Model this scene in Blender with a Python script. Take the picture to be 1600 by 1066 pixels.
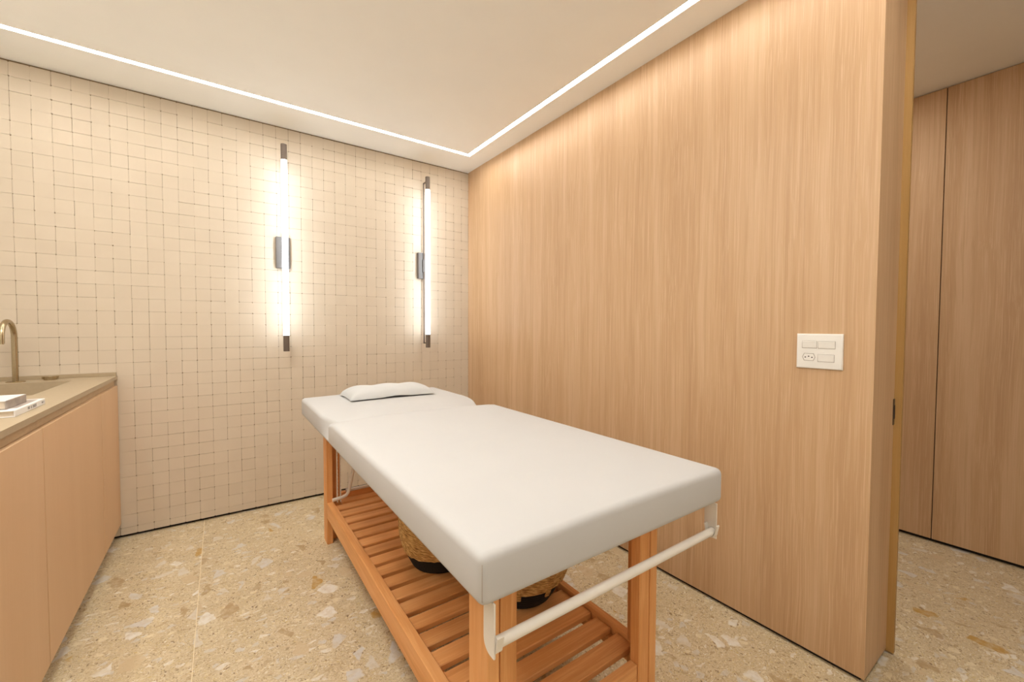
import bpy, bmesh, math, random
from mathutils import Vector, Matrix

# ------------------------------------------------------------------ clear
for o in list(bpy.data.objects):
    bpy.data.objects.remove(o, do_unlink=True)
SC = bpy.context.scene
COL = SC.collection

# ------------------------------------------------------------------ camera
CAM_POS = Vector((-1.77615, -3.18826, 1.21461))
YAW, PITCH, ROLL = math.radians(35.1594), math.radians(-1.86205), math.radians(0.21448)
fw = Vector((math.sin(YAW) * math.cos(PITCH), math.cos(YAW) * math.cos(PITCH), math.sin(PITCH)))
rt = Vector((math.cos(YAW), -math.sin(YAW), 0.0))
up = rt.cross(fw)
rt2 = rt * math.cos(ROLL) + up * math.sin(ROLL)
up2 = -rt * math.sin(ROLL) + up * math.cos(ROLL)
cam_data = bpy.data.cameras.new('camera')
cam_data.sensor_width = 36.0
cam_data.sensor_fit = 'HORIZONTAL'
cam_data.lens = 646.42 / 1600.0 * 36.0
cam_data.clip_start = 0.02
cam_data.clip_end = 60
cam = bpy.data.objects.new('camera', cam_data)
COL.objects.link(cam)
cam.matrix_world = Matrix(((rt2.x, up2.x, -fw.x, CAM_POS.x),
                           (rt2.y, up2.y, -fw.y, CAM_POS.y),
                           (rt2.z, up2.z, -fw.z, CAM_POS.z),
                           (0, 0, 0, 1)))
SC.camera = cam

# ------------------------------------------------------------------ world, light levels, exposure
world = bpy.data.worlds.new('world')
SC.world = world
world.use_nodes = True
world.node_tree.nodes['Background'].inputs[0].default_value = (1.0, 0.95, 0.88, 1)
world.node_tree.nodes['Background'].inputs[1].default_value = 0.0
SC.view_settings.view_transform = 'Standard'
SC.view_settings.look = 'None'
SC.view_settings.gamma = 1.0
SC.view_settings.use_curve_mapping = False
SC.view_settings.exposure = 1.12
LED_STRENGTH = 13.0
LED_COLOR = (1.0, 0.985, 0.945)
TUBE_STRENGTH = 4.8
TUBE_COLOR = (0.90, 1.0, 1.10)

def fill_light(name, x, y, z, sx_, sy_, watts, col):
    """added unseen fill light at ceiling height, shining straight down"""
    l = bpy.data.lights.new(name, 'AREA')
    l.shape = 'RECTANGLE'
    l.size, l.size_y = sx_, sy_
    l.energy = watts
    l.color = col
    o = bpy.data.objects.new(name, l)
    COL.objects.link(o)
    o.location = (x, y, z)
    return o
fill_light('room_fill_light', -2.00, -1.80, 2.535, 0.6, 0.6, 11.0, (1.0, 0.975, 0.93))  # added out of view to lift the room's overall brightness
fill_light('corridor_fill_light', 0.90, -1.95, 2.535, 0.6, 0.6, 6.0, (1.0, 0.96, 0.90))  # added unseen light that brightens the corridor
fill_light('doorway_fill_light', -0.75, -3.15, 2.535, 0.5, 0.4, 2.6, (1.0, 0.975, 0.93))  # added unseen light for the floor and table end near the doorway

# ------------------------------------------------------------------ materials
def new_mat(name):
    m = bpy.data.materials.new(name)
    m.use_nodes = True
    nt = m.node_tree
    b = nt.nodes['Principled BSDF']
    return m, nt, b

def node(nt, t, **kw):
    n = nt.nodes.new(t)
    for k, v in kw.items():
        setattr(n, k, v)
    return n

def lk(nt, a, b):
    nt.links.new(a, b)

def mathn(nt, op, a, b=None, clamp=False):
    n = node(nt, 'ShaderNodeMath', operation=op)
    n.use_clamp = clamp
    for i, v in enumerate((a, b)):
        if v is None:
            continue
        if isinstance(v, (int, float)):
            n.inputs[i].default_value = v
        else:
            lk(nt, v, n.inputs[i])
    return n.outputs[0]

def mixc(nt, fac, a, b):
    n = node(nt, 'ShaderNodeMix', data_type='RGBA')
    for i, v in ((0, fac), (6, a), (7, b)):
        if isinstance(v, (int, float)):
            n.inputs[i].default_value = v
        elif isinstance(v, tuple):
            n.inputs[i].default_value = v if len(v) == 4 else (*v, 1)
        else:
            lk(nt, v, n.inputs[i])
    return n.outputs[2]

def ramp(nt, src, stops, interp='LINEAR'):
    n = node(nt, 'ShaderNodeValToRGB')
    cr = n.color_ramp
    cr.interpolation = interp
    while len(cr.elements) < len(stops):
        cr.elements.new(0.5)
    for e, (p, c) in zip(cr.elements, stops):
        e.position = p
        e.color = (*c, 1) if len(c) == 3 else c
    lk(nt, src, n.inputs[0])
    return n.outputs[0]

def plain(name, col, rough=0.5, metal=0.0, spec=0.5, noise=0.04, nscale=30.0, bump=0.0):
    """single-coloured surface with slight procedural mottling"""
    m, nt, b = new_mat(name)
    tc = node(nt, 'ShaderNodeTexCoord')
    n = node(nt, 'ShaderNodeTexNoise')
    n.inputs['Scale'].default_value = nscale
    n.inputs['Detail'].default_value = 3
    lk(nt, tc.outputs['Object'], n.inputs['Vector'])
    lo = tuple(max(0, c * (1 - noise)) for c in col)
    hi = tuple(min(1, c * (1 + noise)) for c in col)
    lk(nt, ramp(nt, n.outputs[0], [(0.3, lo), (0.7, hi)]), b.inputs['Base Color'])
    b.inputs['Roughness'].default_value = rough
    b.inputs['Metallic'].default_value = metal
    b.inputs['Specular IOR Level'].default_value = spec
    if bump:
        bp = node(nt, 'ShaderNodeBump')
        bp.inputs['Strength'].default_value = bump
        bp.inputs['Distance'].default_value = 0.002
        lk(nt, n.outputs[0], bp.inputs['Height'])
        lk(nt, bp.outputs[0], b.inputs['Normal'])
    return m

def emit(name, col, strength):
    m = bpy.data.materials.new(name)
    m.use_nodes = True
    nt = m.node_tree
    b = nt.nodes['Principled BSDF']
    b.inputs['Base Color'].default_value = (0.8, 0.8, 0.8, 1)
    b.inputs['Emission Color'].default_value = (*col, 1)
    b.inputs['Emission Strength'].default_value = strength
    return m

def wood(name, dark, mid, light, axis='z', fine=220.0, along=1.6, rough=0.45, spec=0.3, streak=0.5,
         broad=6.0, bump=0.06, var=0.0):
    m, nt, b = new_mat(name)
    tc = node(nt, 'ShaderNodeTexCoord')
    oi = node(nt, 'ShaderNodeObjectInfo')
    off = node(nt, 'ShaderNodeVectorMath', operation='SCALE')
    comb = node(nt, 'ShaderNodeCombineXYZ')
    for i in range(3):
        lk(nt, mathn(nt, 'MULTIPLY', oi.outputs['Random'], 7.0 + 3 * i), comb.inputs[i])
    add = node(nt, 'ShaderNodeVectorMath', operation='ADD')
    lk(nt, tc.outputs['Object'], add.inputs[0])
    lk(nt, comb.outputs[0], add.inputs[1])

    # slow sideways wander of the grain along its length
    wmp = node(nt, 'ShaderNodeMapping')
    ws = [3.0] * 3
    ws['xyz'.index(axis)] = 1.6
    wmp.inputs['Scale'].default_value = ws
    lk(nt, add.outputs[0], wmp.inputs['Vector'])
    wn = node(nt, 'ShaderNodeTexNoise')
    wn.inputs['Scale'].default_value = 1.0
    wn.inputs['Detail'].default_value = 2
    lk(nt, wmp.outputs[0], wn.inputs['Vector'])
    wa = node(nt, 'ShaderNodeVectorMath', operation='MULTIPLY_ADD')
    wm_ = [0.022] * 3
    wm_['xyz'.index(axis)] = 0.0
    lk(nt, wn.outputs['Color'], wa.inputs[0])
    wa.inputs[1].default_value = wm_
    lk(nt, add.outputs[0], wa.inputs[2])
    add = wa

    def stretched(across, along_, detail, dist=0.0):
        mp = node(nt, 'ShaderNodeMapping')
        s = [across] * 3
        s['xyz'.index(axis)] = along_
        mp.inputs['Scale'].default_value = s
        lk(nt, add.outputs[0], mp.inputs['Vector'])
        n = node(nt, 'ShaderNodeTexNoise')
        n.inputs['Scale'].default_value = 1.0
        n.inputs['Detail'].default_value = detail
        n.inputs['Roughness'].default_value = 0.6
        n.inputs['Distortion'].default_value = dist
        lk(nt, mp.outputs[0], n.inputs['Vector'])
        return n.outputs[0]
    f = stretched(fine, along * 2.2, 4)
    g = stretched(fine * 0.22, along, 3, 0.3)
    h = stretched(broad, along * 0.35, 2, 0.4)
    base = ramp(nt, h, [(0.25, dark), (0.5, mid), (0.78, light)])
    c1 = mixc(nt, mathn(nt, 'MULTIPLY', ramp(nt, f, [(0.50, (0, 0, 0)), (0.62, (1, 1, 1))]), streak), base, light)
    c2 = mixc(nt, mathn(nt, 'MULTIPLY', ramp(nt, g, [(0.50, (0, 0, 0)), (0.66, (1, 1, 1))]), streak * 0.7), c1, dark)
    if var:
        hsv = node(nt, 'ShaderNodeHueSaturation')
        v = mathn(nt, 'ADD', mathn(nt, 'MULTIPLY', oi.outputs['Random'], 2 * var), 1 - var)
        lk(nt, v, hsv.inputs['Value'])
        lk(nt, c2, hsv.inputs['Color'])
        c2 = hsv.outputs[0]
    lk(nt, c2, b.inputs['Base Color'])
    b.inputs['Roughness'].default_value = rough
    b.inputs['Specular IOR Level'].default_value = spec
    bp = node(nt, 'ShaderNodeBump')
    bp.inputs['Strength'].default_value = bump
    bp.inputs['Distance'].default_value = 0.001
    lk(nt, f, bp.inputs['Height'])
    lk(nt, bp.outputs[0], b.inputs['Normal'])
    return m

def terrazzo(name):
    m, nt, b = new_mat(name)
    tc = node(nt, 'ShaderNodeTexCoord')
    oi = node(nt, 'ShaderNodeObjectInfo')
    comb = node(nt, 'ShaderNodeCombineXYZ')
    lk(nt, mathn(nt, 'MULTIPLY', oi.outputs['Random'], 37.0), comb.inputs[0])
    lk(nt, mathn(nt, 'MULTIPLY', oi.outputs['Random'], 61.0), comb.inputs[1])
    add = node(nt, 'ShaderNodeVectorMath', operation='ADD')
    lk(nt, tc.outputs['Object'], add.inputs[0])
    lk(nt, comb.outputs[0], add.inputs[1])
    vec = add.outputs[0]
    wn = node(nt, 'ShaderNodeTexNoise')
    wn.inputs['Scale'].default_value = 22
    wn.inputs['Detail'].default_value = 3
    lk(nt, vec, wn.inputs['Vector'])
    wsub = node(nt, 'ShaderNodeVectorMath', operation='MULTIPLY_ADD')
    lk(nt, wn.outputs['Color'], wsub.inputs[0])
    wsub.inputs[1].default_value = (0.035, 0.035, 0)
    lk(nt, vec, wsub.inputs[2])
    wv = wsub.outputs[0]

    def layer(scale, thr, prob, stops, seed, soft=0.02, squash=(1, 1, 1), rot=0.0, src=None):
        mp = node(nt, 'ShaderNodeMapping')
        mp.inputs['Location'].default_value = (seed, seed * 1.7, 0)
        mp.inputs['Rotation'].default_value = (0, 0, rot)
        mp.inputs['Scale'].default_value = squash
        lk(nt, src or wv, mp.inputs['Vector'])
        e = node(nt, 'ShaderNodeTexVoronoi', voronoi_dimensions='2D', feature='DISTANCE_TO_EDGE')
        e.inputs['Scale'].default_value = scale
        lk(nt, mp.outputs[0], e.inputs['Vector'])
        c = node(nt, 'ShaderNodeTexVoronoi', voronoi_dimensions='2D', feature='F1')
        c.inputs['Scale'].default_value = scale
        lk(nt, mp.outputs[0], c.inputs['Vector'])
        sp = node(nt, 'ShaderNodeSeparateColor')
        lk(nt, c.outputs['Color'], sp.inputs[0])
        # chip size varies from cell to cell
        th = mathn(nt, 'ADD', mathn(nt, 'MULTIPLY', sp.outputs[2], thr), thr * 0.5)
        d = mathn(nt, 'SUBTRACT', e.outputs['Distance'], th)
        mk = mathn(nt, 'DIVIDE', d, soft, clamp=True)
        pr = mathn(nt, 'LESS_THAN', sp.outputs[0], prob)
        mask = mathn(nt, 'MULTIPLY', mk, pr)
        col = ramp(nt, sp.outputs[1], stops, 'CONSTANT')
        return mask, col
    bn = node(nt, 'ShaderNodeTexNoise')
    bn.inputs['Scale'].default_value = 9
    bn.inputs['Detail'].default_value = 6
    bn.inputs['Roughness'].default_value = 0.75
    lk(nt, wv, bn.inputs['Vector'])
    col = ramp(nt, bn.outputs[0], [(0.3, (0.55, 0.44, 0.275)), (0.52, (0.635, 0.52, 0.335)), (0.72, (0.71, 0.605, 0.415))])
    cream = (0.80, 0.70, 0.49); white = (0.82, 0.78, 0.70); grey = (0.66, 0.63, 0.58)
    tan = (0.45, 0.31, 0.16); brown = (0.27, 0.17, 0.08); amber = (0.52, 0.30, 0.07); beige = (0.63, 0.49, 0.30)
    yel = (0.62, 0.48, 0.20)
    for scale, thr, prob, stops, seed, soft, sq, rot, op in (
        (300, 0.08, 0.62, [(0, cream), (0.34, beige), (0.48, yel), (0.62, tan), (0.86, brown)], 3.1, 0.1, (1, 1, 1), 0, 0.75),
        (130, 0.10, 0.36, [(0, cream), (0.25, white), (0.36, beige), (0.52, yel), (0.68, tan), (0.86, brown)], 9.7, 0.08, (1, 1.5, 1), 0.6, 0.8),
        (85, 0.16, 0.07, [(0, brown), (0.4, (0.20, 0.12, 0.06)), (0.75, tan)], 5.3, 0.06, (1.5, 1, 1), 0.3, 0.9),
        (30, 0.13, 0.20, [(0, white), (0.26, grey), (0.50, cream), (0.70, beige), (0.84, tan), (0.95, (0.42, 0.28, 0.13))], 1.9, 0.06, (1, 1.5, 1), 1.0, 0.75),
        (11.5, 0.15, 0.23, [(0, grey), (0.32, white), (0.52, (0.70, 0.64, 0.54)), (0.70, beige), (0.80, tan), (0.90, (0.42, 0.28, 0.13)), (0.955, amber)], 7.7, 0.05, (1.35, 1, 1), 0.4, 0.95),
    ):
        mk, c = layer(scale, thr, prob, stops, seed, soft, sq, rot)
        # chips are cloudy: their cover of the binder varies across each one
        cl = node(nt, 'ShaderNodeTexNoise')
        cl.inputs['Scale'].default_value = 38
        cl.inputs['Detail'].default_value = 4
        lk(nt, vec, cl.inputs['Vector'])
        cov = ramp(nt, cl.outputs[0], [(0.34, (0.45, 0.45, 0.45)), (0.60, (1, 1, 1))])
        col = mixc(nt, mathn(nt, 'MULTIPLY', mathn(nt, 'MULTIPLY', mk, op), cov), col, c)
    lk(nt, col, b.inputs['Base Color'])
    b.inputs['Roughness'].default_value = 0.38
    b.inputs['Specular IOR Level'].default_value = 0.4
    return m

def straw_mat(name):
    m, nt, b = new_mat(name)
    tc = node(nt, 'ShaderNodeTexCoord')
    sx = node(nt, 'ShaderNodeSeparateXYZ')
    lk(nt, tc.outputs['Object'], sx.inputs[0])
    ang = mathn(nt, 'ARCTAN2', sx.outputs[1], sx.outputs[0])
    cb = node(nt, 'ShaderNodeCombineXYZ')
    # strands twist: run mostly round the basket and climb a little
    lk(nt, mathn(nt, 'MULTIPLY', ang, 6.0), cb.inputs[0])
    lk(nt, mathn(nt, 'ADD', mathn(nt, 'MULTIPLY', sx.outputs[2], 260.0), mathn(nt, 'MULTIPLY', ang, 9.0)), cb.inputs[1])
    n = node(nt, 'ShaderNodeTexNoise')
    n.inputs['Scale'].default_value = 1.0
    n.inputs['Detail'].default_value = 4
    lk(nt, cb.outputs[0], n.inputs['Vector'])
    lk(nt, ramp(nt, n.outputs[0], [(0.3, (0.19, 0.085, 0.02)), (0.5, (0.50, 0.275, 0.08)), (0.70, (0.80, 0.55, 0.23))]), b.inputs['Base Color'])
    b.inputs['Roughness'].default_value = 0.7
    bp = node(nt, 'ShaderNodeBump')
    bp.inputs['Strength'].default_value = 0.6
    bp.inputs['Distance'].default_value = 0.003
    lk(nt, n.outputs[0], bp.inputs['Height'])
    lk(nt, bp.outputs[0], b.inputs['Normal'])
    return m

def tile_mat(name):
    m, nt, b = new_mat(name)
    g = node(nt, 'ShaderNodeNewGeometry')
    oi = node(nt, 'ShaderNodeObjectInfo')
    n = node(nt, 'ShaderNodeTexNoise')
    n.inputs['Scale'].default_value = 7.0
    n.inputs['Detail'].default_value = 5
    lk(nt, g.outputs['Position'], n.inputs['Vector'])
    w = node(nt, 'ShaderNodeTexWhiteNoise', noise_dimensions='2D')
    # one tone per tile, from the grid cell it stands in
    sp = node(nt, 'ShaderNodeSeparateXYZ')
    lk(nt, g.outputs['Position'], sp.inputs[0])
    fx = mathn(nt, 'FLOOR', mathn(nt, 'DIVIDE', mathn(nt, 'ADD', sp.outputs[0], 2.9190), 0.0731))
    fz = mathn(nt, 'FLOOR', mathn(nt, 'DIVIDE', mathn(nt, 'ADD', sp.outputs[2], 0.0168), 0.0731))
    cb = node(nt, 'ShaderNodeCombineXYZ')
    lk(nt, fx, cb.inputs[0])
    lk(nt, fz, cb.inputs[1])
    lk(nt, cb.outputs[0], w.inputs[0])
    f = mathn(nt, 'ADD', mathn(nt, 'MULTIPLY', n.outputs[0], 0.75), mathn(nt, 'MULTIPLY', w.outputs[0], 0.25))
    lk(nt, ramp(nt, f, [(0.25, (0.640, 0.543, 0.420)), (0.75, (0.680, 0.582, 0.455))]), b.inputs['Base Color'])
    b.inputs['Roughness'].default_value = 0.6
    b.inputs['Specular IOR Level'].default_value = 0.3
    return m

M = {}
WD, WM, WL = (0.50, 0.305, 0.160), (0.57, 0.36, 0.196), (0.665, 0.455, 0.275)
M['oak'] = wood('oak_veneer', WD, WM, WL, 'z', fine=330, along=1.2, rough=0.45, spec=0.45, streak=0.8, broad=9)
M['jamb_oak'] = wood('jamb_oak', (0.36, 0.20, 0.06), (0.45, 0.26, 0.085), (0.54, 0.33, 0.13), 'z', fine=210, along=1.3, rough=0.5, streak=0.3)
M['cab_oak'] = wood('cabinet_oak', (0.65, 0.425, 0.24), (0.685, 0.455, 0.265), (0.72, 0.495, 0.30), 'z', fine=260, along=1.3, rough=0.5, spec=0.4, streak=0.28, broad=4)
for ax in 'xyz':
    M['teak_' + ax] = wood('orange_hardwood_' + ax, (0.64, 0.275, 0.085), (0.78, 0.365, 0.128), (0.86, 0.46, 0.19), ax,
                           fine=170, along=2.2, rough=0.45, streak=0.6, broad=16, var=0.10)
M['tile'] = tile_mat('cream_stone_tile')
M['gap_shade_brown'] = plain('dark_brown_gap_shade', (0.10, 0.055, 0.028), 0.8)  # dark colour stands in for shade in the gaps between cabinet doors
M['channel'] = plain('tan_grip_channel', (0.52, 0.375, 0.22), 0.6, noise=0.05, nscale=40)
M['grout'] = plain('tile_grout', (0.26, 0.175, 0.10), 0.9)
M['terrazzo'] = terrazzo('terrazzo')
M['slab_joint'] = plain('floor_joint', (0.86, 0.74, 0.52), 0.7)
M['paint'] = plain('ceiling_paint', (0.93, 0.92, 0.88), 0.85, noise=0.01, nscale=4)
M['wall_paint'] = plain('wall_paint', (0.86, 0.83, 0.77), 0.8, noise=0.015, nscale=5)
M['black'] = plain('shadow_gap_black', (0.012, 0.008, 0.006), 0.8)  # near-black paints the shade into wall gaps and panel joints
M['stone'] = plain('beige_countertop', (0.43, 0.335, 0.215), 0.42, noise=0.03, nscale=60, spec=0.4)
M['basin'] = plain('beige_basin', (0.44, 0.33, 0.20), 0.45, noise=0.03, nscale=60)
M['brass'] = plain('brushed_brass', (0.47, 0.385, 0.25), 0.26, metal=1.0, noise=0.05, nscale=80)
M['linen'] = plain('white_cover', (0.545, 0.535, 0.522), 0.75, noise=0.012, nscale=6, bump=0.05, spec=0.25)
M['seam'] = plain('seam_thread_and_shadow', (0.40, 0.35, 0.30), 0.8)  # thread colour, also used for painted shadow lines on the switch plate
M['pillow'] = plain('white_pillowcase', (0.59, 0.59, 0.58), 0.8, noise=0.012, nscale=14, bump=0.08, spec=0.2)
M['white_metal'] = plain('white_powder_coat', (0.80, 0.75, 0.67), 0.38, noise=0.02)
M['switch'] = plain('white_plastic', (0.82, 0.79, 0.74), 0.35, noise=0.005)
M['hole'] = plain('socket_hole', (0.04, 0.025, 0.02), 0.6)
M['bronze'] = plain('dark_bronze_metal', (0.15, 0.115, 0.09), 0.45, metal=0.3, noise=0.04)
M['plate'] = plain('brushed_grey_plate', (0.135, 0.12, 0.108), 0.5, metal=0.2, noise=0.03)
M['strike'] = plain('dark_strike_metal', (0.10, 0.07, 0.045), 0.35, metal=0.8)
M['led'] = emit('led_diffuser', LED_COLOR, LED_STRENGTH)
M['tube'] = emit('lamp_tube_glow', TUBE_COLOR, TUBE_STRENGTH)
M['straw'] = straw_mat('woven_straw')
M['black_rope'] = plain('black_woven_base', (0.005, 0.0045, 0.0045), 0.85, noise=0.3, nscale=120, bump=0.4)
M['book_white'] = plain('white_book_cover', (0.80, 0.78, 0.76), 0.45, noise=0.01)
M['book_grey'] = plain('grey_book_cover', (0.34, 0.285, 0.24), 0.5, noise=0.2, nscale=22)
M['book_top'] = plain('pale_book_face', (0.76, 0.74, 0.72), 0.4, noise=0.02, nscale=12)
M['book_photo'] = plain('printed_cover_picture', (0.40, 0.33, 0.29), 0.4, noise=0.35, nscale=18)
M['pages'] = plain('paper_pages', (0.68, 0.58, 0.46), 0.8, noise=0.08, nscale=90)
M['ink'] = plain('dark_print', (0.16, 0.14, 0.13), 0.6)

# ------------------------------------------------------------------ mesh helpers
def wloc(o):
    v = Vector((0, 0, 0))
    while o is not None:
        v += Vector(o.location)
        o = o.parent
    return v

def link(name, verts, faces, mat, parent=None, origin=None, smooth=False):
    """ONE mesh object from world-space verts"""
    me = bpy.data.meshes.new(name)
    if origin is None:
        xs = [v[0] for v in verts]; ys = [v[1] for v in verts]; zs = [v[2] for v in verts]
        origin = Vector(((min(xs) + max(xs)) / 2, (min(ys) + max(ys)) / 2, min(zs)))
    origin = Vector(origin)
    me.from_pydata([Vector(v) - origin for v in verts], [], faces)
    if isinstance(mat, (list, tuple)):
        for m in mat:
            me.materials.append(m)
    else:
        me.materials.append(mat)
    bm = bmesh.new(); bm.from_mesh(me)
    bmesh.ops.recalc_face_normals(bm, faces=bm.faces)
    bm.to_mesh(me); bm.free()
    if smooth:
        for p in me.polygons:
            p.use_smooth = True
    o = bpy.data.objects.new(name, me)
    COL.objects.link(o)
    o.location = origin - (wloc(parent) if parent else Vector((0, 0, 0)))
    if parent:
        o.parent = parent
    return o

def link_bm(name, bm, mat, parent=None, origin=None, smooth=False, auto=None):
    verts = [v.co.copy() for v in bm.verts]
    bm.verts.index_update()
    faces = [[v.index for v in f.verts] for f in bm.faces]
    bm.free()
    o = link(name, verts, faces, mat, parent, origin, smooth or auto is not None)
    if auto is not None:
        o.data.set_sharp_from_angle(angle=math.radians(auto))
    return o

def bm_box(x0, x1, y0, y1, z0, z1, bev=0.0, seg=1, bm=None):
    own = bm is None
    tmp = bmesh.new()
    bmesh.ops.create_cube(tmp, size=1.0)
    for v in tmp.verts:
        v.co = Vector((x0 if v.co.x < 0 else x1, y0 if v.co.y < 0 else y1, z0 if v.co.z < 0 else z1))
    if bev:
        bmesh.ops.bevel(tmp, geom=list(tmp.edges), offset=bev, segments=seg, profile=0.5, affect='EDGES')
    if own:
        return tmp
    merge(bm, tmp)
    return bm

def merge(bm, tmp):
    tmp.verts.index_update()
    mp = [bm.verts.new(v.co) for v in tmp.verts]
    for f in tmp.faces:
        try:
            bm.faces.new([mp[v.index] for v in f.verts])
        except ValueError:
            pass
    tmp.free()

def box(name, x0, x1, y0, y1, z0, z1, mat, parent=None, bev=0.0, seg=1, origin=None):
    return link_bm(name, bm_box(x0, x1, y0, y1, z0, z1, bev, seg), mat, parent, origin, auto=35 if bev else None)

def bm_tube(path, r, n=16, bm=None, caps=True):
    bm = bm or bmesh.new()
    P = [Vector(p) for p in path]
    rr = r if isinstance(r, (list, tuple)) else [r] * len(P)
    t0 = (P[1] - P[0]).normalized()
    ref = Vector((0, 0, 1)) if abs(t0.z) < 0.9 else Vector((1, 0, 0))
    nrm = (ref - t0 * ref.dot(t0)).normalized()
    rings = []
    for i, p in enumerate(P):
        if i == 0:
            t = t0
        elif i == len(P) - 1:
            t = (P[i] - P[i - 1]).normalized()
        else:
            t = ((P[i + 1] - p).normalized() + (p - P[i - 1]).normalized()).normalized()
        nrm = (nrm - t * nrm.dot(t)).normalized()
        bi = t.cross(nrm)
        rings.append([bm.verts.new(p + (nrm * math.cos(2 * math.pi * k / n) + bi * math.sin(2 * math.pi * k / n)) * rr[i]) for k in range(n)])
    for a, b_ in zip(rings, rings[1:]):
        for k in range(n):
            bm.faces.new((a[k], a[(k + 1) % n], b_[(k + 1) % n], b_[k]))
    if caps:
        bm.faces.new(rings[0][::-1]); bm.faces.new(rings[-1])
    return bm

def tube(name, path, r, mat, parent=None, n=16, origin=None):
    return link_bm(name, bm_tube(path, r, n), mat, parent, origin, auto=40)

def bm_lathe(cx, cy, prof, n=48, bm=None, wob=None):
    bm = bm or bmesh.new()
    rings = []
    for j, (r, z) in enumerate(prof):
        rings.append([bm.verts.new((cx + r * math.cos(2 * math.pi * k / n), cy + r * math.sin(2 * math.pi * k / n),
                                    z + (wob(k, j) if wob else 0))) for k in range(n)])
    for a, b_ in zip(rings, rings[1:]):
        for k in range(n):
            bm.faces.new((a[k], a[(k + 1) % n], b_[(k + 1) % n], b_[k]))
    bm.faces.new(rings[0][::-1]); bm.faces.new(rings[-1])
    return bm

def bm_prism(pts, axis, a, b_, bm=None):
    """polygon pts in the plane normal to axis, extruded from a to b_"""
    bm = bm or bmesh.new()
    def mk(p, t):
        return {'x': (t, p[0], p[1]), 'y': (p[0], t, p[1]), 'z': (p[0], p[1], t)}[axis]
    A = [bm.verts.new(mk(p, a)) for p in pts]
    B = [bm.verts.new(mk(p, b_)) for p in pts]
    n = len(pts)
    bm.faces.new(A[::-1]); bm.faces.new(B)
    for k in range(n):
        bm.faces.new((A[k], A[(k + 1) % n], B[(k + 1) % n], B[k]))
    return bm

def tag(o, label=None, cat=None, group=None, kind=None):
    if label: o['label'] = label
    if cat: o['category'] = cat
    if group: o['group'] = group
    if kind: o['kind'] = kind
    return o

def thing(name, loc, label, cat, group=None):
    o = bpy.data.objects.new(name, None)
    o.empty_display_size = 0.05
    COL.objects.link(o)
    o.location = loc
    return tag(o, label, cat, group)

def struct(name, *a, **k):
    return tag(box(name, *a, **k), kind='structure')

# ------------------------------------------------------------------ the room shell
H = 2.55
XL, YF = -2.87, -3.80           # left wall, wall behind the camera
YE, XT, XC = -2.76, 0.26, 1.52  # end of the panelled wall, its thickness, corridor wall
GAP = 0.016

floor = struct('floor', XL - 0.2, XC + 0.2, -5.3, 0.3, -0.12, -0.0015, M['slab_joint'])
# terrazzo slabs, hairline joints
sx, sy = 1.8765, 4.0
x_first, y_first = -1.8765, 0.30
for i in range(-1, 4):
    for j in range(5):
        x0 = max(x_first + (i - 0) * sx, XL - 0.2); x1 = min(x_first + (i + 1) * sx, XC + 0.2)
        y1 = y_first - j * sy; y0 = max(y_first - (j + 1) * sy, -5.3)
        if x1 - x0 < 0.02 or y1 - y0 < 0.02:
            continue
        g = 0.0013
        box('slab', x0 + g, x1 - g, y0 + g, y1 - g, -0.0015, 0.0, M['terrazzo'], floor, bev=0.0003)

LX0, LX1, LY0, LY1, LW = -2.62, -0.178, -3.48, -0.328, 0.016
SLOT = 0.006
def rect(x0, x1, y0, y1):
    return [(x0, y0), (x1, y0), (x1, y1), (x0, y1)]
def ring_bm(out, inn, za, zb, bm=None):
    bm = bm or bmesh.new()
    R = [[bm.verts.new((*p, z_)) for p in q] for z_ in (za, zb) for q in (out, inn)]
    for k in range(4):
        j = (k + 1) % 4
        bm.faces.new((R[0][k], R[0][j], R[1][j], R[1][k]))
        bm.faces.new((R[2][k], R[2][j], R[3][j], R[3][k]))
        bm.faces.new((R[0][k], R[0][j], R[2][j], R[2][k]))
        bm.faces.new((R[1][k], R[1][j], R[3][j], R[3][k]))
    return bm
so = rect(LX0 - LW, LX1 + LW, LY0 - LW, LY1 + LW)
si = rect(LX0 + LW, LX1 - LW, LY0 + LW, LY1 - LW)
cb_m = ring_bm(rect(XL - 0.2, XC + 0.2, -5.3, 0.3), so, H, H + 0.12)
bm_box(LX0 + LW, LX1 - LW, LY0 + LW, LY1 - LW, H, H + 0.12, bm=cb_m)
ceiling = tag(link_bm('ceiling', cb_m, M['paint']), kind='structure')
wall_left = struct('wall_left', XL - 0.15, XL, YF - 0.15, 0.15, 0.0, H, M['wall_paint'])
wall_front = struct('wall_front', XL, XT, YF - 0.15, YF, 0.0, H, M['wall_paint'])

# wood-panelled wall on the right, its end face turned to the doorway
wall_right = struct('wall_right', 0.0, XT, YE, 0.15, GAP, H, M['oak'])
struct('shadow_gap_right', 0.014, XT - 0.014, YE + 0.014, 0.14, 0.0, GAP, M['black'])  # black box stands for the shade in the gap under the wall
jamb = struct('trim_1', XT - 0.012, XT + 0.006, YE - 0.0215, YE + 0.05, 0.008, H, M['jamb_oak'], bev=0.001)
strike = thing('x', (0, 0, 0), None, None); bpy.data.objects.remove(strike)
sb = bm_box(0.234, 0.250, YE - 0.0025, YE + 0.01, 0.862, 0.958, 0.001)
st = link_bm('strike_plate', sb, M['strike'], wall_right)
st['label'] = 'dark metal strike plate'
box('latch_slot', 0.238, 0.246, YE - 0.004, YE - 0.002, 0.885, 0.935, M['hole'], st)

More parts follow.
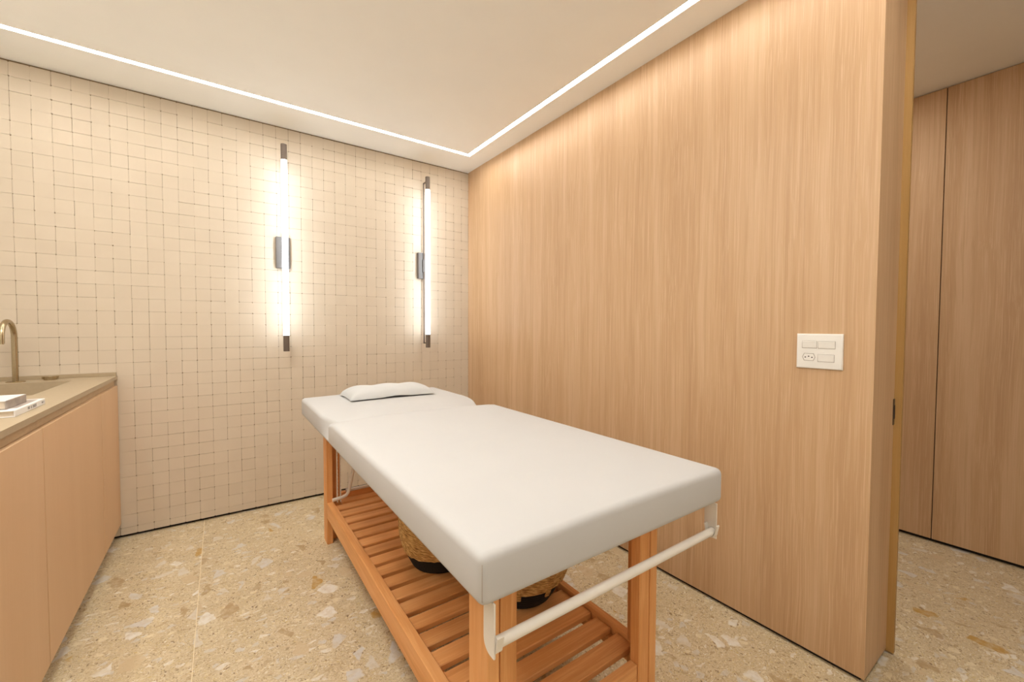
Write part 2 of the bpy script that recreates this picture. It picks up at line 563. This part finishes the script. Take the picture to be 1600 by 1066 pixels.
# corridor beyond the doorway
wc = struct('wall_corridor', XC + 0.022, XC + 0.2, -5.3, 0.3, 0.0, H, M['black'])
box('panel', XC, XC + 0.02, -2.666, 0.28, 0.020, H - 0.004, M['oak'], wc, bev=0.0006)
box('panel', XC, XC + 0.02, -3.90, -2.670, 0.020, H - 0.004, M['oak'], wc, bev=0.0006)
box('panel', XC, XC + 0.02, -5.28, -3.904, 0.020, H - 0.004, M['oak'], wc, bev=0.0006)
struct('wall_corridor_far', XT, XC + 0.02, 0.15, 0.3, 0.0, H, M['wall_paint'])
struct('wall_corridor_near', XT - 0.1, XC + 0.02, -5.3, -5.15, 0.0, H, M['wall_paint'])
struct('wall_corridor_side', XT - 0.1, XT, -5.15, YF - 0.15, 0.0, H, M['wall_paint'])

# tiled wall at the back
wall_back = struct('wall_back', XL, 0.0, 0.0062, 0.15, GAP, H, M['grout'])
struct('shadow_gap_back', XL, 0.0, 0.022, 0.14, 0.0, GAP, M['black'])  # shade of the gap below the tiles, put in as a black box

T = 0.0731
def tile_geo(w, h, rnd, d=0.0068):
    """octagonal front with eased edges; returns verts (front towards -y) and faces"""
    c = 0.0016 + 0.0030 * rnd.random()
    e = 0.0004
    def ring(inset, y):
        a, b_ = w / 2 - inset, h / 2 - inset
        k = c
        return [(-a + k, y, -b_), (a - k, y, -b_), (a, y, -b_ + k), (a, y, b_ - k), (a - k, y, b_), (-a + k, y, b_), (-a, y, b_ - k), (-a, y, -b_ + k)]
    tx, tz = rnd.uniform(-0.0065, 0.0065), rnd.uniform(-0.0065, 0.0065)
    V = ring(0, d) + ring(0, e) + ring(e, 0)
    V = [(x, y + ((x * tx + z * tz) if y < d - 1e-6 else 0), z) for x, y, z in V]
    F = []
    for r in (0, 8):
        for k in range(8):
            F.append((r + k, r + (k + 1) % 8, r + 8 + (k + 1) % 8, r + 8 + k))
    F.append(tuple(range(16, 24)))
    return V, F

rnd = random.Random(11)
cols = []
x = -2.9190
k = 0
while x < -0.004:
    cols.append((max(x, XL), min(x + T, -0.0005)))
    x += T
rows = []
z = -0.0168
while z < H - 0.012:
    rows.append((max(z, GAP), min(z + T, H - 0.0008)))
    z += T
tiles = []
for ci, (xa, xb) in enumerate(cols):
    for ri, (za, zb) in enumerate(rows):
        if xb - xa < 0.012 or zb - za < 0.012:
            continue
        cx, cz = (xa + xb) / 2, (za + zb) / 2
        p = Vector((cx, 0, cz)) - CAM_POS
        dep = p.dot(fw)
        px = 800 + 646.42 * p.dot(rt2) / dep
        py = 533 - 646.42 * p.dot(up2) / dep
        vis = -12 < px < 1600 and -5 < py < 1066 and not (xb < -2.27 and cz < 0.93)
        size = 1 / dep ** 2 * (p.length / dep)
        tiles.append((not vis, -size, xa, xb, za, zb))
tiles.sort()
SV, SF = [], []
n_single = 0
shared = {}
for hid, s, xa, xb, za, zb in tiles:
    w, h = xb - xa, zb - za
    full = abs(w - T) < 1e-4 and abs(h - T) < 1e-4
    # hairline gaps, a few of them closed and a few gaping
    dx, dz = rnd.uniform(-0.0002, 0.0002), rnd.uniform(-0.0002, 0.0002)
    dy = rnd.uniform(0.0, 0.0009)
    gw = rnd.choice((0.0, 0.0003, 0.0006, 0.0010, 0.0014))
    gh = rnd.choice((0.0, 0.0003, 0.0006, 0.0010, 0.0014))
    cx, cz = (xa + xb) / 2 + dx, (za + zb) / 2 + dz
    if not hid and n_single < 300:
        key = (round(w, 4), round(h, 4), rnd.randrange(14))
        if key not in shared:
            V, F = tile_geo(w - gw, h - gh, rnd)
            me = bpy.data.meshes.new('tile')
            me.from_pydata(V, [], F)
            me.materials.append(M['tile'])
            me.update()
            shared[key] = me
        o = bpy.data.objects.new('tile', shared[key])
        COL.objects.link(o)
        o.parent = wall_back
        o.location = Vector((cx, dy, cz)) - wloc(wall_back)
        n_single += 1
    else:
        V, F = tile_geo(w - gw, h - gh, rnd)
        b0 = len(SV)
        SV += [(v[0] + cx, v[1] + dy, v[2] + cz) for v in V]
        SF += [tuple(i + b0 for i in f) for f in F]
far_tiles = link('tile', SV, SF, M['tile'], wall_back)
far_tiles['kind'] = 'stuff'

# ------------------------------------------------------------------ recessed LED line round the ceiling
led = thing('linear_ceiling_light', (-1.4, -1.9, H), 'recessed white light line running round the edge of the ceiling', 'light')
link_bm('diffuser', ring_bm(so, si, H + SLOT, H + SLOT + 0.003), M['led'], led)
link_bm('channel', ring_bm(so, si, H + SLOT + 0.0035, H + SLOT + 0.02), M['paint'], led)

# ------------------------------------------------------------------ massage table
BX0, BX1, BYN, BYF, BZ0, BZ1 = -1.408, -0.593, -2.574, -0.589, 0.712, 0.810
YS = -1.30                      # seam between the flat part and the head part
table = thing('massage_table', ((BX0 + BX1) / 2, -1.55, 0.0),
              'massage table with white cushioned top on an orange wooden frame with slatted shelf', 'massage table')

def smooth(t):
    t = max(0.0, min(1.0, t))
    return t * t * (3 - 2 * t)

def cushion(name, y0, y1, dip_at=None, soft_end=None):
    bm = bm_box(BX0, BX1, y0, y1, BZ0, BZ1, 0.017, 4)
    for axis, lo, hi, n in (('x', BX0 + 0.02, BX1 - 0.02, 14), ('y', y0 + 0.02, y1 - 0.02, 24)):
        for k in range(1, n):
            t = lo + (hi - lo) * k / n
            co = (t, 0, 0) if axis == 'x' else (0, t, 0)
            no = (1, 0, 0) if axis == 'x' else (0, 1, 0)
            bmesh.ops.bisect_plane(bm, geom=list(bm.verts) + list(bm.edges) + list(bm.faces), plane_co=co, plane_no=no)
    cxm = (BX0 + BX1) / 2
    for v in bm.verts:
        x_, y_, z_ = v.co
        top = smooth((z_ - BZ0) / (BZ1 - BZ0))
        u = abs(x_ - cxm) / ((BX1 - BX0) / 2)
        # padding stands a little proud in the middle
        if z_ > BZ1 - 0.03:
            v.co.z += 0.004 * (1 - u * u) * top
        if dip_at is not None:
            d = abs(y_ - dip_at)
            s = smooth(1 - d / 0.30) ** 1.4
            e = 0.25 + 0.75 * smooth((u - 0.45) / 0.55)
            v.co.z -= 0.021 * s * e * top if soft_end else 0.010 * smooth(1 - d / 0.05) * e * top
            if soft_end:
                # rounded corner in plan where the head part folds against the flat part
                v.co.x -= math.copysign(0.055 * smooth(1 - d / 0.24) ** 1.5 * smooth((u - 0.80) / 0.20) * top, x_ - cxm)
    return link_bm(name, bm, M['linen'], table, smooth=True)

c1 = cushion('cushion', BYN, YS + 0.004, dip_at=YS)
c2 = cushion('head_cushion', YS - 0.004, BYF, dip_at=YS, soft_end=True)
def corner_seam(x_, y_, par):
    tube('seam', [(x_, y_, BZ0 + 0.012), (x_, y_, BZ1 - 0.018), (x_ + 0.008 * (1 if x_ < -1 else -1), y_ + 0.008 * (1 if y_ < -1 else -1), BZ1 - 0.003)],
         0.0011, M['seam'], par, 8)
corner_seam(BX0 + 0.0055, BYN + 0.0055, c1)
corner_seam(BX1 - 0.0055, BYN + 0.0055, c1)
corner_seam(BX0 + 0.0055, BYF - 0.0055, c2)
box('base_board', BX0 + 0.06, BX1 - 0.06, BYN + 0.06, YS - 0.004, 0.7078, BZ0 + 0.006, M['teak_y'], table, bev=0.002)
box('base_board', BX0 + 0.06, BX1 - 0.06, YS + 0.004, BYF - 0.06, 0.7078, BZ0 + 0.006, M['teak_y'], table, bev=0.002)

FX0, FX1, FYN, FYF = -1.308, -0.705, -2.436, -0.660
LT = 0.7075
def leg(xo, yo, dx, dy):
    """outer corner xo, yo; dx, dy point inwards"""
    a = sorted((xo, xo + dx * 0.031)); b_ = sorted((yo, yo + dy * 0.085))
    side = box('leg', a[0], a[1], b_[0], b_[1], 0.0, LT, M['teak_z'], table, bev=0.002)
    a = sorted((xo + dx * 0.034, xo + dx * 0.080)); b_ = sorted((yo + dy * 0.001, yo + dy * 0.034))
    box('leg_board', a[0], a[1], b_[0], b_[1], 0.0, LT, M['teak_z'], side, bev=0.002)
    bx = sorted((xo + dx * 0.029, xo + dx * 0.036)); by = sorted((yo + dy * 0.006, yo + dy * 0.030))
    box('glue_strip', bx[0], bx[1], by[0], by[1], 0.002, LT - 0.002, M['teak_z'], side)
leg(FX0, FYN, 1, 1); leg(FX1, FYN, -1, 1); leg(FX0, FYF, 1, -1); leg(FX1, FYF, -1, -1)
# top frame under the cushion
box('top_rail', FX0, FX0 + 0.03, FYN + 0.0855, FYF - 0.0855, 0.64, LT, M['teak_y'], table, bev=0.002)
box('top_rail', FX1 - 0.03, FX1, FYN + 0.0855, FYF - 0.0855, 0.64, LT, M['teak_y'], table, bev=0.002)
box('top_rail', FX0 + 0.08, FX1 - 0.08, FYN + 0.004, FYN + 0.032, 0.655, LT, M['teak_x'], table, bev=0.002)
# shelf
SZ0, SZ1 = 0.150, 0.237
box('side_rail', FX0, FX0 + 0.034, FYN + 0.0855, FYF - 0.0855, SZ0, SZ1, M['teak_y'], table, bev=0.002)
box('side_rail', FX1 - 0.026, FX1, FYN + 0.0855, FYF - 0.0855, SZ0, SZ1, M['teak_y'], table, bev=0.002)
box('end_rail', FX0 + 0.0815, FX1 - 0.0815, FYF - 0.032, FYF - 0.004, 0.172, 0.258, M['teak_x'], table, bev=0.002)
box('end_rail', FX0 + 0.0815, FX1 - 0.0815, FYN + 0.004, FYN + 0.030, 0.150, 0.222, M['teak_x'], table, bev=0.002)
box('bearer', FX0 + 0.034, FX0 + 0.056, FYN + 0.08, FYF - 0.08, 0.175, 0.2018, M['teak_y'], table, bev=0.002)
box('bearer', FX1 - 0.050, FX1 - 0.026, FYN + 0.08, FYF - 0.08, 0.175, 0.2018, M['teak_y'], table, bev=0.002)
for k in range(-1, 18):
    yb = -0.775 - k * 0.0903
    xa, xb = FX0 + 0.036, FX1 - 0.028
    if k == -1:
        xa, xb = FX0 + 0.0815, FX1 - 0.0815
    box('slat', xa, xb, yb - 0.0655, yb, 0.202, 0.2225, M['teak_x'], table, bev=0.0025)
# tilting support of the head part: bent white tube and notched rack bars
def arc(cx, cy, cz, r, a0, a1, n, plane='xz'):
    out = []
    for i in range(n + 1):
        a = a0 + (a1 - a0) * i / n
        if plane == 'xz':
            out.append((cx + r * math.cos(a), cy, cz + r * math.sin(a)))
        else:
            out.append((cx, cy + r * math.cos(a), cz + r * math.sin(a)))
    return out
sup = tube('support_tube', [(-1.288, -0.790, 0.262), (-1.235, -0.785, 0.266)] + [(-1.215, -0.783, 0.272), (-1.203, -0.781, 0.285), (-1.197, -0.780, 0.305)] +
           [(-1.158, -0.785, 0.500), (-1.135, -0.80, 0.700)], 0.0095, M['white_metal'], table, 14)
sup['label'] = 'bent white metal tube'
cb_ = tube('support_crossbar', [(-1.20, -0.712, 0.272), (-0.80, -0.712, 0.272)], 0.0095, M['white_metal'], table, 14)
cb_['label'] = 'white metal crossbar'
for xx in (-1.262, -1.245):
    bm = bmesh.new()
    pts = []
    for i in range(24):
        zz = 0.245 + i * 0.019
        pts += [(-0.792, zz), (-0.792, zz + 0.010), (-0.786, zz + 0.012), (-0.786, zz + 0.017)]
    pts += [(-0.776, 0.70), (-0.776, 0.245)]
    bm_prism(pts, 'x', xx - 0.002, xx + 0.002, bm)
    rk = link_bm('notched_bar', bm, M['white_metal'], table)
    rk['label'] = 'white metal notched bar'
# paper roll holder at the near end
for xp in (-1.378, -0.622):
    pts = [(-2.572, 0.7125), (-2.536, 0.7125), (-2.536, 0.650)]
    for i in range(7):
        a = math.radians(0 - 90 * i / 6)
        pts.append((-2.560 + 0.024 * math.cos(a), 0.634 + 0.024 * math.sin(a)))
    pts += [(-2.572, 0.610)]
    bm = bm_prism(pts, 'x', xp - 0.0018, xp + 0.0018)
    s = 1 if xp < -1 else -1
    br = link_bm('roll_bracket', bm, M['white_metal'], table)
    br['label'] = 'white metal roll bracket'
    xi = xp + s * 0.002
    bm = bmesh.new()
    # U-shaped clip: two short tabs, the bar lies between them
    cyy, czz = -2.561, 0.630
    hookp = [(cyy + 0.019, czz + 0.020), (cyy + 0.0155, czz + 0.0205)]
    hookp += [(cyy + 0.0125 * math.cos(math.radians(-180 * i / 10)), czz + 0.0125 * math.sin(math.radians(-180 * i / 10))) for i in range(11)]
    hookp += [(cyy - 0.0165, czz + 0.0235), (cyy - 0.0200, czz + 0.0225)]
    hookp += [(cyy + 0.0152 * math.cos(math.radians(-180 + 180 * i / 10)), czz + 0.0152 * math.sin(math.radians(-180 + 180 * i / 10))) for i in range(11)]
    x2 = sorted((xi - s * 0.001, xi + s * 0.013))
    bm_prism(hookp, 'x', x2[0], x2[1], bm)
    link_bm('hook', bm, M['white_metal'], br)
bar = tube('roll_bar', [(-1.374, -2.561, 0.630), (-0.626, -2.561, 0.630)], 0.0108, M['white_metal'], table, 20)
bar['label'] = 'white metal roll bar'

# ------------------------------------------------------------------ pillow
def pillow():
    cx, cy, w, d = -0.973, -0.780, 0.49, 0.26
    bm = bmesh.new()
    nx, ny = 36, 20
    top, bot = [], []
    for i in range(nx + 1):
        rt_, rb_ = [], []
        for j in range(ny + 1):
            u, v = -1 + 2 * i / nx, -1 + 2 * j / ny
            e = max(abs(u) ** 6, abs(v) ** 4)
            inset = 1 - 0.05 * (1 - abs(u)) * 0 
            px = cx + u * w / 2 * (1 - 0.035 * (1 - v * v))
            py = cy + v * d / 2 * (1 - 0.06 * (1 - u * u))
            hgt = (max(0.0, 1 - abs(u) ** 6) ** 0.5) * (max(0.0, 1 - abs(v) ** 3.4) ** 0.5)
            base = 0.8152
            rip = 0.0035 * math.sin(u * 9 + v * 3) * hgt
            arch = 0.007 * math.exp(-((u - 0.05) / 0.25) ** 2) * max(0, -v) ** 1.5
            zt = base + 0.007 + 0.054 * hgt * (1 - 0.03 * u) + rip + arch
            zb = base + 0.006 - 0.0055 * hgt + arch
            rt_.append(bm.verts.new((px, py, zt)))
            rb_.append(bm.verts.new((px, py, zb)))
        top.append(rt_); bot.append(rb_)
    for i in range(nx):
        for j in range(ny):
            bm.faces.new((top[i][j], top[i + 1][j], top[i + 1][j + 1], top[i][j + 1]))
            bm.faces.new((bot[i][j], bot[i][j + 1], bot[i + 1][j + 1], bot[i + 1][j]))
    def stitch(a, b_):
        for k in range(len(a) - 1):
            bm.faces.new((a[k], a[k + 1], b_[k + 1], b_[k]))
    stitch([r[0] for r in top], [r[0] for r in bot]); stitch([r[-1] for r in top], [r[-1] for r in bot])
    stitch(top[0], bot[0]); stitch(top[-1], bot[-1])
    o = link_bm('pillow', bm, M['pillow'], None, smooth=True)
    return tag(o, 'flat white pillow lying on the head end of the massage table', 'pillow')
pillow()

# ------------------------------------------------------------------ woven baskets on the shelf
def basket(cx, cy, rb, rm, hgt, label, straps, seed, hb):
    r_ = random.Random(seed)
    z0 = 0.2226
    t = thing('woven_basket', (cx, cy, z0), label, 'basket', 'baskets on the table shelf')
    def rad(q):
        return rb + (rm - rb) * max(0.0, math.sin(min(1.0, q / 0.56) * math.pi / 2)) ** 0.9 - 0.02 * max(0, q - 0.7) * 2
    # black foot, coiled rope
    prof = [(0.001, z0), (rb - 0.012, z0), (rb - 0.003, z0 + 0.004)]
    n = 7
    for i in range(n):
        for a in range(4):
            q = (i + (a + 0.5) / 4) / n * hb / hgt
            prof.append((rad(q) + 0.002 * math.sin(math.pi * (a + 0.5) / 4), z0 + 0.004 + (i + (a + 0.5) / 4) / n * hb))
    prof.append((0.001, z0 + hb + 0.004))
    link_bm('basket_foot', bm_lathe(cx, cy, prof, 56), M['black_rope'], t, origin=(cx, cy, z0), smooth=True)['label'] = 'black woven foot'
    rows_ = 30
    prof = []
    for i in range(rows_):
        for a in range(5):
            q0 = hb / hgt
            q = q0 + (1 - q0) * (i + (a + 0.5) / 5) / rows_
            prof.append((rad(q) + 0.0015 + 0.0035 * math.sin(math.pi * (a + 0.5) / 5), z0 + q * hgt))
    prof.append((rad(1) - 0.012, z0 + hgt)); prof.append((rad(1) - 0.015, z0 + hgt - 0.03)); prof.append((0.001, z0 + hgt - 0.03))
    ragged = [0.004 * r_.uniform(-1, 0.4) for _ in range(72)]
    link_bm('basket_body', bm_lathe(cx, cy, prof, 72, wob=lambda k, j: ragged[k] * max(0, 1 - j / 12)), M['straw'], t, origin=(cx, cy, z0), smooth=True)
    for a in straps:
        path = []
        for i in range(15):
            q = hb / hgt - 0.06 + (1.04 - hb / hgt) * i / 14
            rr = rad(q) + 0.005
            path.append(Vector((cx + rr * math.cos(a), cy + rr * math.sin(a), z0 + q * hgt)))
        bm = bmesh.new()
        tg = Vector((-math.sin(a), math.cos(a), 0)); ou = Vector((math.cos(a), math.sin(a), 0))
        rings = []
        for i, p in enumerate(path):
            wv_ = 0.009 + 0.0012 * (i % 2)
            rings.append([bm.verts.new(p + tg * sx_ * wv_ + ou * oo) for sx_, oo in ((-1, 0), (-0.7, 0.004), (0.7, 0.004), (1, 0), (0.5, -0.006), (-0.5, -0.006))])
        for A, B in zip(rings, rings[1:]):
            for k in range(6):
                bm.faces.new((A[k], A[(k + 1) % 6], B[(k + 1) % 6], B[k]))
        bm.faces.new(rings[0][::-1]); bm.faces.new(rings[-1])
        link_bm('strap', bm, M['straw'], t, origin=(cx, cy, z0))
    return t
basket(-1.020, -1.590, 0.115, 0.170, 0.32, 'round straw basket with black foot, on the shelf behind the left edge of the table', [0.5, 2.2], 1, 0.070)
basket(-0.865, -1.955, 0.112, 0.180, 0.32, 'round straw basket with upright straps and black foot, on the shelf nearest the roll bar', [-1.57, -2.25, -0.85, 1.2], 2, 0.080)

# ------------------------------------------------------------------ wall lamps
def wall_lamp(x_, label):
    yt, yr = -0.115, -0.038
    t = thing('wall_lamp', (x_, 0.0, 1.05), label, 'wall lamp', 'tube lamps on the tiled wall')
    box('wall_plate', x_ - 0.044, x_ + 0.040, -0.030, 0.001, 1.606, 1.814, M['plate'], t, bev=0.003, seg=2)
    def cyl(name, z0, z1, r, m, seg=28):
        return link_bm(name, bm_lathe(x_, yt, [(0.0005, z0), (r - 0.001, z0), (r, z0 + 0.001), (r, z1 - 0.001), (r - 0.001, z1), (0.0005, z1)], seg), m, t, auto=40)
    cyl('tube', 1.158, 2.294, 0.0175, M['tube'])['label'] = 'glowing white light tube'
    for z0, z1 in ((1.053, 1.158), (2.294, 2.393)):
        bm = bm_lathe(x_, yt, [(0.0005, z0), (0.017, z0), (0.018, z0 + 0.001), (0.018, z1), (0.0005, z1)], 28)
        link_bm('end_cap', bm, M['bronze'], t, auto=40)
    bm = bm_box(x_ - 0.004, x_ + 0.004, yr - 0.006, yr + 0.006, 1.083, 2.368)
    bm_box(x_ - 0.004, x_ + 0.004, yt + 0.012, yr + 0.006, 1.083, 1.093, bm=bm)
    bm_box(x_ - 0.004, x_ + 0.004, yt + 0.012, yr + 0.006, 2.358, 2.368, bm=bm)
    link_bm('support_rod', bm, M['bronze'], t)
    link_bm('rod_mount', bm_box(x_ - 0.010, x_ + 0.010, yr - 0.008, -0.028, 1.66, 1.76, 0.001), M['plate'], t)
    return t
wall_lamp(-1.4235, 'slim vertical tube lamp on the middle of the tiled wall, left of two')
wall_lamp(-0.428, 'slim vertical tube lamp on the tiled wall beside the wood wall corner')

# ------------------------------------------------------------------ switch plate on the wood wall
sw = thing('switch_plate', (0.0, -2.6055, 1.069), 'white switch and socket plate on the wood wall', 'switch')
SY0, SY1, SZa, SZb = -2.676, -2.535, 1.069, 1.196
bm = bm_box(-0.009, 0.001, SY0, SY1, SZa, SZb)
bmesh.ops.bevel(bm, geom=[e for e in bm.edges if all(v.co.x < 0 for v in e.verts)], offset=0.005, segments=3, profile=0.6, affect='EDGES')
link_bm('face_plate', bm, M['switch'], sw, auto=50)
def uv(u, v):
    return SY1 + (SY0 - SY1) * u, SZb + (SZa - SZb) * v
for u0, u1, v0, v1 in ((0.13, 0.455, 0.21, 0.41), (0.49, 0.845, 0.215, 0.415), (0.485, 0.83, 0.59, 0.79)):
    ya, za = uv(u0, v0); yb, zb = uv(u1, v1)
    # dark surround paints the key's shadow line; the key is tilted a little
    bm = bmesh.new()
    pts = [(-0.0085, zb), (-0.0085, za), (-0.0118, za - 0.0012), (-0.0098, zb + 0.0012)]
    bm_prism(pts, 'y', yb + 0.0005, ya - 0.0005, bm)
    kx = link_bm('rocker_key', bm, M['switch'], sw)
    box('key_shadow_line', -0.0092, -0.0085, yb - 0.0010, ya + 0.0010, zb - 0.0012, za + 0.0012, M['seam'], kx)  # dark box painted as the thin shadow round the key
ya, za = uv(0.15, 0.575); yb, zb = uv(0.415, 0.765)
hx, hz = (ya + yb) / 2, (za + zb) / 2
wv2, hh = abs(ya - yb) / 2, abs(za - zb) / 2
hexp = [(hx - wv2, hz), (hx - wv2 * 0.72, hz - hh), (hx + wv2 * 0.72, hz - hh), (hx + wv2, hz), (hx + wv2 * 0.72, hz + hh), (hx - wv2 * 0.72, hz + hh)]
hex2 = [(hx + (p[0] - hx) * 1.12, hz + (p[1] - hz) * 1.16) for p in hexp]
soc = link_bm('socket', bm_prism(hexp, 'x', -0.0098, -0.008), M['switch'], sw)
link_bm('socket_shadow_edge', bm_prism(hex2, 'x', -0.0093, -0.008), M['seam'], soc)  # dark rim painted as the shadow line round the socket
for dy_, dz_ in ((0.0105, -0.001), (0.0, 0.0022), (-0.0105, -0.001)):
    bm = bmesh.new()
    ring = [(hx + dy_ + 0.0024 * math.cos(a * math.pi / 5), hz + dz_ + 0.0024 * math.sin(a * math.pi / 5)) for a in range(10)]
    link_bm('pin_hole', bm_prism(ring, 'x', -0.0102, -0.0095, bm), M['hole'], soc)

# ------------------------------------------------------------------ counter: base cabinet, worktop with basin, tap
CX = -2.2565                     # front of the doors
CYN = -2.62                      # near end, out of view
cab = thing('base_cabinet', (-2.56, -1.3, 0.0), 'oak base cabinet with flat handleless doors under the beige worktop', 'cabinet')
for nm, a, b_, c_, d_, e_, f_ in (('front_frame', CX - 0.036, CX - 0.0225, CYN, -0.0025, 0.087, 0.868), ('back_panel', XL + 0.003, XL + 0.02, CYN, -0.0025, 0.085, 0.9125),
                                 ('end_panel', XL + 0.02, CX - 0.036, -0.0205, -0.0025, 0.085, 0.9125), ('end_panel', XL + 0.02, CX - 0.036, CYN, CYN + 0.018, 0.085, 0.9125),
                                 ('bottom_panel', XL + 0.02, CX - 0.036, CYN + 0.018, -0.0205, 0.085, 0.103)):
    box(nm, a, b_, c_, d_, e_, f_, M['gap_shade_brown'] if nm == 'front_frame' else M['cab_oak'], cab)
box('toe_kick', XL + 0.003, CX - 0.050, CYN + 0.01, -0.0025, 0.0, 0.085, M['stone'], cab)
box('grip_channel', CX - 0.0225, CX - 0.014, CYN, -0.0025, 0.8815, 0.9135, M['channel'], cab)
edges = [-0.003, -0.4055, -1.208, -2.01, CYN]
for i, (ya, yb) in enumerate(zip(edges, edges[1:])):
    o = box('filler_panel' if i == 0 else 'door', CX - 0.020, CX, yb + 0.0034, ya - 0.0034, 0.087, 0.880, M['cab_oak'], cab, bev=0.0008)

top = thing('worktop', (-2.56, -1.3, 0.9145), 'beige stone worktop with upstand and sunken basin', 'worktop')
WZ0, WZ1 = 0.9145, 0.9345
bx0, bx1, by0, by1 = -2.79, -2.402, -0.715, -0.175
bm = bmesh.new()
outer = [(XL + 0.002, CYN), (CX, CYN), (CX, -0.0005), (XL + 0.002, -0.0005)]
inner = [(bx0, by0), (bx1, by0), (bx1, by1), (bx0, by1)]
R = [[bm.verts.new((*p, z_)) for p in q] for z_ in (WZ0, WZ1) for q in (outer, inner)]
for k in range(4):
    j = (k + 1) % 4
    bm.faces.new((R[0][k], R[0][j], R[1][j], R[1][k]))
    bm.faces.new((R[2][k], R[2][j], R[3][j], R[3][k]))
    bm.faces.new((R[0][k], R[0][j], R[2][j], R[2][k]))
    bm.faces.new((R[1][k], R[1][j], R[3][j], R[3][k]))
link_bm('slab_top', bm, M['stone'], top)
box('upstand', XL + 0.002, CX - 0.004, -0.0125, -0.0002, WZ1, 0.955, M['stone'], top, bev=0.001)
# basin: open box let into the worktop
bm = bmesh.new()
lip = [(bx0, by0), (bx1, by0), (bx1, by1), (bx0, by1)]
low = [(bx0 + 0.012, by0 + 0.012), (bx1 - 0.012, by0 + 0.012), (bx1 - 0.012, by1 - 0.012), (bx0 + 0.012, by1 - 0.012)]
th = 0.008
lo_ = [(p[0] + (-th if i in (0, 3) else th), p[1] + (-th if i in (0, 1) else th)) for i, p in enumerate(lip)]
ZA, ZB = WZ1 - 0.002, 0.79
R = [[bm.verts.new((*p, ZA)) for p in lip], [bm.verts.new((*p, ZB)) for p in low],
     [bm.verts.new((*p, WZ0 - 0.0005)) for p in lo_], [bm.verts.new((*p, ZB - th)) for p in lo_]]
for k in range(4):
    j = (k + 1) % 4
    bm.faces.new((R[0][k], R[0][j], R[1][j], R[1][k]))
    bm.faces.new((R[2][k], R[2][j], R[3][j], R[3][k]))
    bm.faces.new((R[0][k], R[0][j], R[2][j], R[2][k]))
bm.faces.new(R[1]); bm.faces.new(R[3])
bs = link_bm('basin', bm, M['stone'], top)
link_bm('drain', bm_lathe((bx0 + bx1) / 2, (by0 + by1) / 2, [(0.001, ZB), (0.032, ZB), (0.034, ZB + 0.003), (0.028, ZB + 0.005), (0.001, ZB + 0.003)], 28), M['brass'], bs, auto=40)

fx, fy = -2.611, -0.100
tap = thing('faucet', (fx, fy, WZ1), 'brushed brass gooseneck faucet behind the basin', 'faucet')
link_bm('flange', bm_lathe(fx, fy, [(0.001, WZ1), (0.033, WZ1), (0.033, WZ1 + 0.003), (0.031, WZ1 + 0.0045), (0.001, WZ1 + 0.0045)], 36), M['brass'], tap, auto=40)
path = [(fx, fy, WZ1 + 0.003), (fx, fy, 1.05), (fx, fy, 1.160)] + [(fx, fy - 0.074 + 0.074 * math.cos(a), 1.161 + 0.074 * math.sin(a)) for a in [math.pi * i / 20 for i in range(21)]] + [(fx, fy - 0.148, 1.131)]
tube('spout', path, 0.0108, M['brass'], tap, 24)
tube('aerator', [(fx, fy - 0.148, 1.1335), (fx, fy - 0.148, 1.127)], 0.0085, M['brass'], tap, 20)
cap = tag(link_bm('drain_stopper', bm_lathe(-2.502, -0.060, [(0.001, WZ1), (0.024, WZ1), (0.024, WZ1 + 0.004), (0.030, WZ1 + 0.006), (0.0305, WZ1 + 0.019), (0.029, WZ1 + 0.0205), (0.001, WZ1 + 0.0205)], 36), M['brass'], auto=40),
          'small round brass knob on the worktop by the tiled wall', 'knob')

# books on the worktop
def book(name, x0, x1, y0, y1, z0, z1, cover, spine_m, face_m, label, ang, group):
    t = thing(name, ((x0 + x1) / 2, (y0 + y1) / 2, z0), label, 'book', group)
    c = 0.0022
    box('page_block', x0 + 0.004, x1 - 0.003, y0 + 0.004, y1 - 0.004, z0 + c, z1 - c, M['pages'], t)
    box('cover', x0, x1 - 0.001, y0, y1, z1 - c, z1, face_m, t, bev=0.0005)
    box('cover', x0, x1 - 0.001, y0, y1, z0, z0 + c, cover, t, bev=0.0005)
    sp = box('spine', x1 - 0.003, x1, y0, y1, z0, z1, spine_m, t, bev=0.001)
    t.rotation_euler = (0, 0, ang)
    return t, sp
b1, sp1 = book('book', -2.52, -2.295, -1.283, -1.016, 0.9347, 0.9547, M['book_white'], M['book_white'], M['book_white'],
               'lower white paperback with dark spine print on the worktop', 0.0, 'books on the worktop')
box('cover_picture', -2.515, -2.306, -1.225, -1.035, 0.9546, 0.9550, M['book_photo'], b1)
rb = random.Random(5)
def spine_print(par, ya, yb, h, n):
    step = (yb - ya) / n
    bm = bmesh.new()
    for i in range(n):
        if i in (3, 6):
            continue
        y_ = ya + i * step
        bm_box(-2.2951, -2.2946, y_, y_ + 0.0016, 0.9447 - h / 2, 0.9447 + h / 2, bm=bm)
        for zz in rb.sample((-1, 0, 1), 2):
            bm_box(-2.2951, -2.2946, y_, y_ + step * 0.68, 0.9447 + zz * (h / 2 - 0.0006) - 0.0006, 0.9447 + zz * (h / 2 - 0.0006) + 0.0006, bm=bm)
    return link_bm('spine_print', bm, M['ink'], par)
spine_print(sp1, -1.178, -1.100, 0.0085, 13)
spine_print(sp1, -1.050, -1.028, 0.0055, 5)
b2, sp2 = book('book', -2.50, -2.321, -1.250, -1.088, 0.9552, 0.9822, M['book_grey'], M['book_grey'], M['book_top'],
               'thick pale grey book lying on top of the white paperback', 0.0, 'books on the worktop')
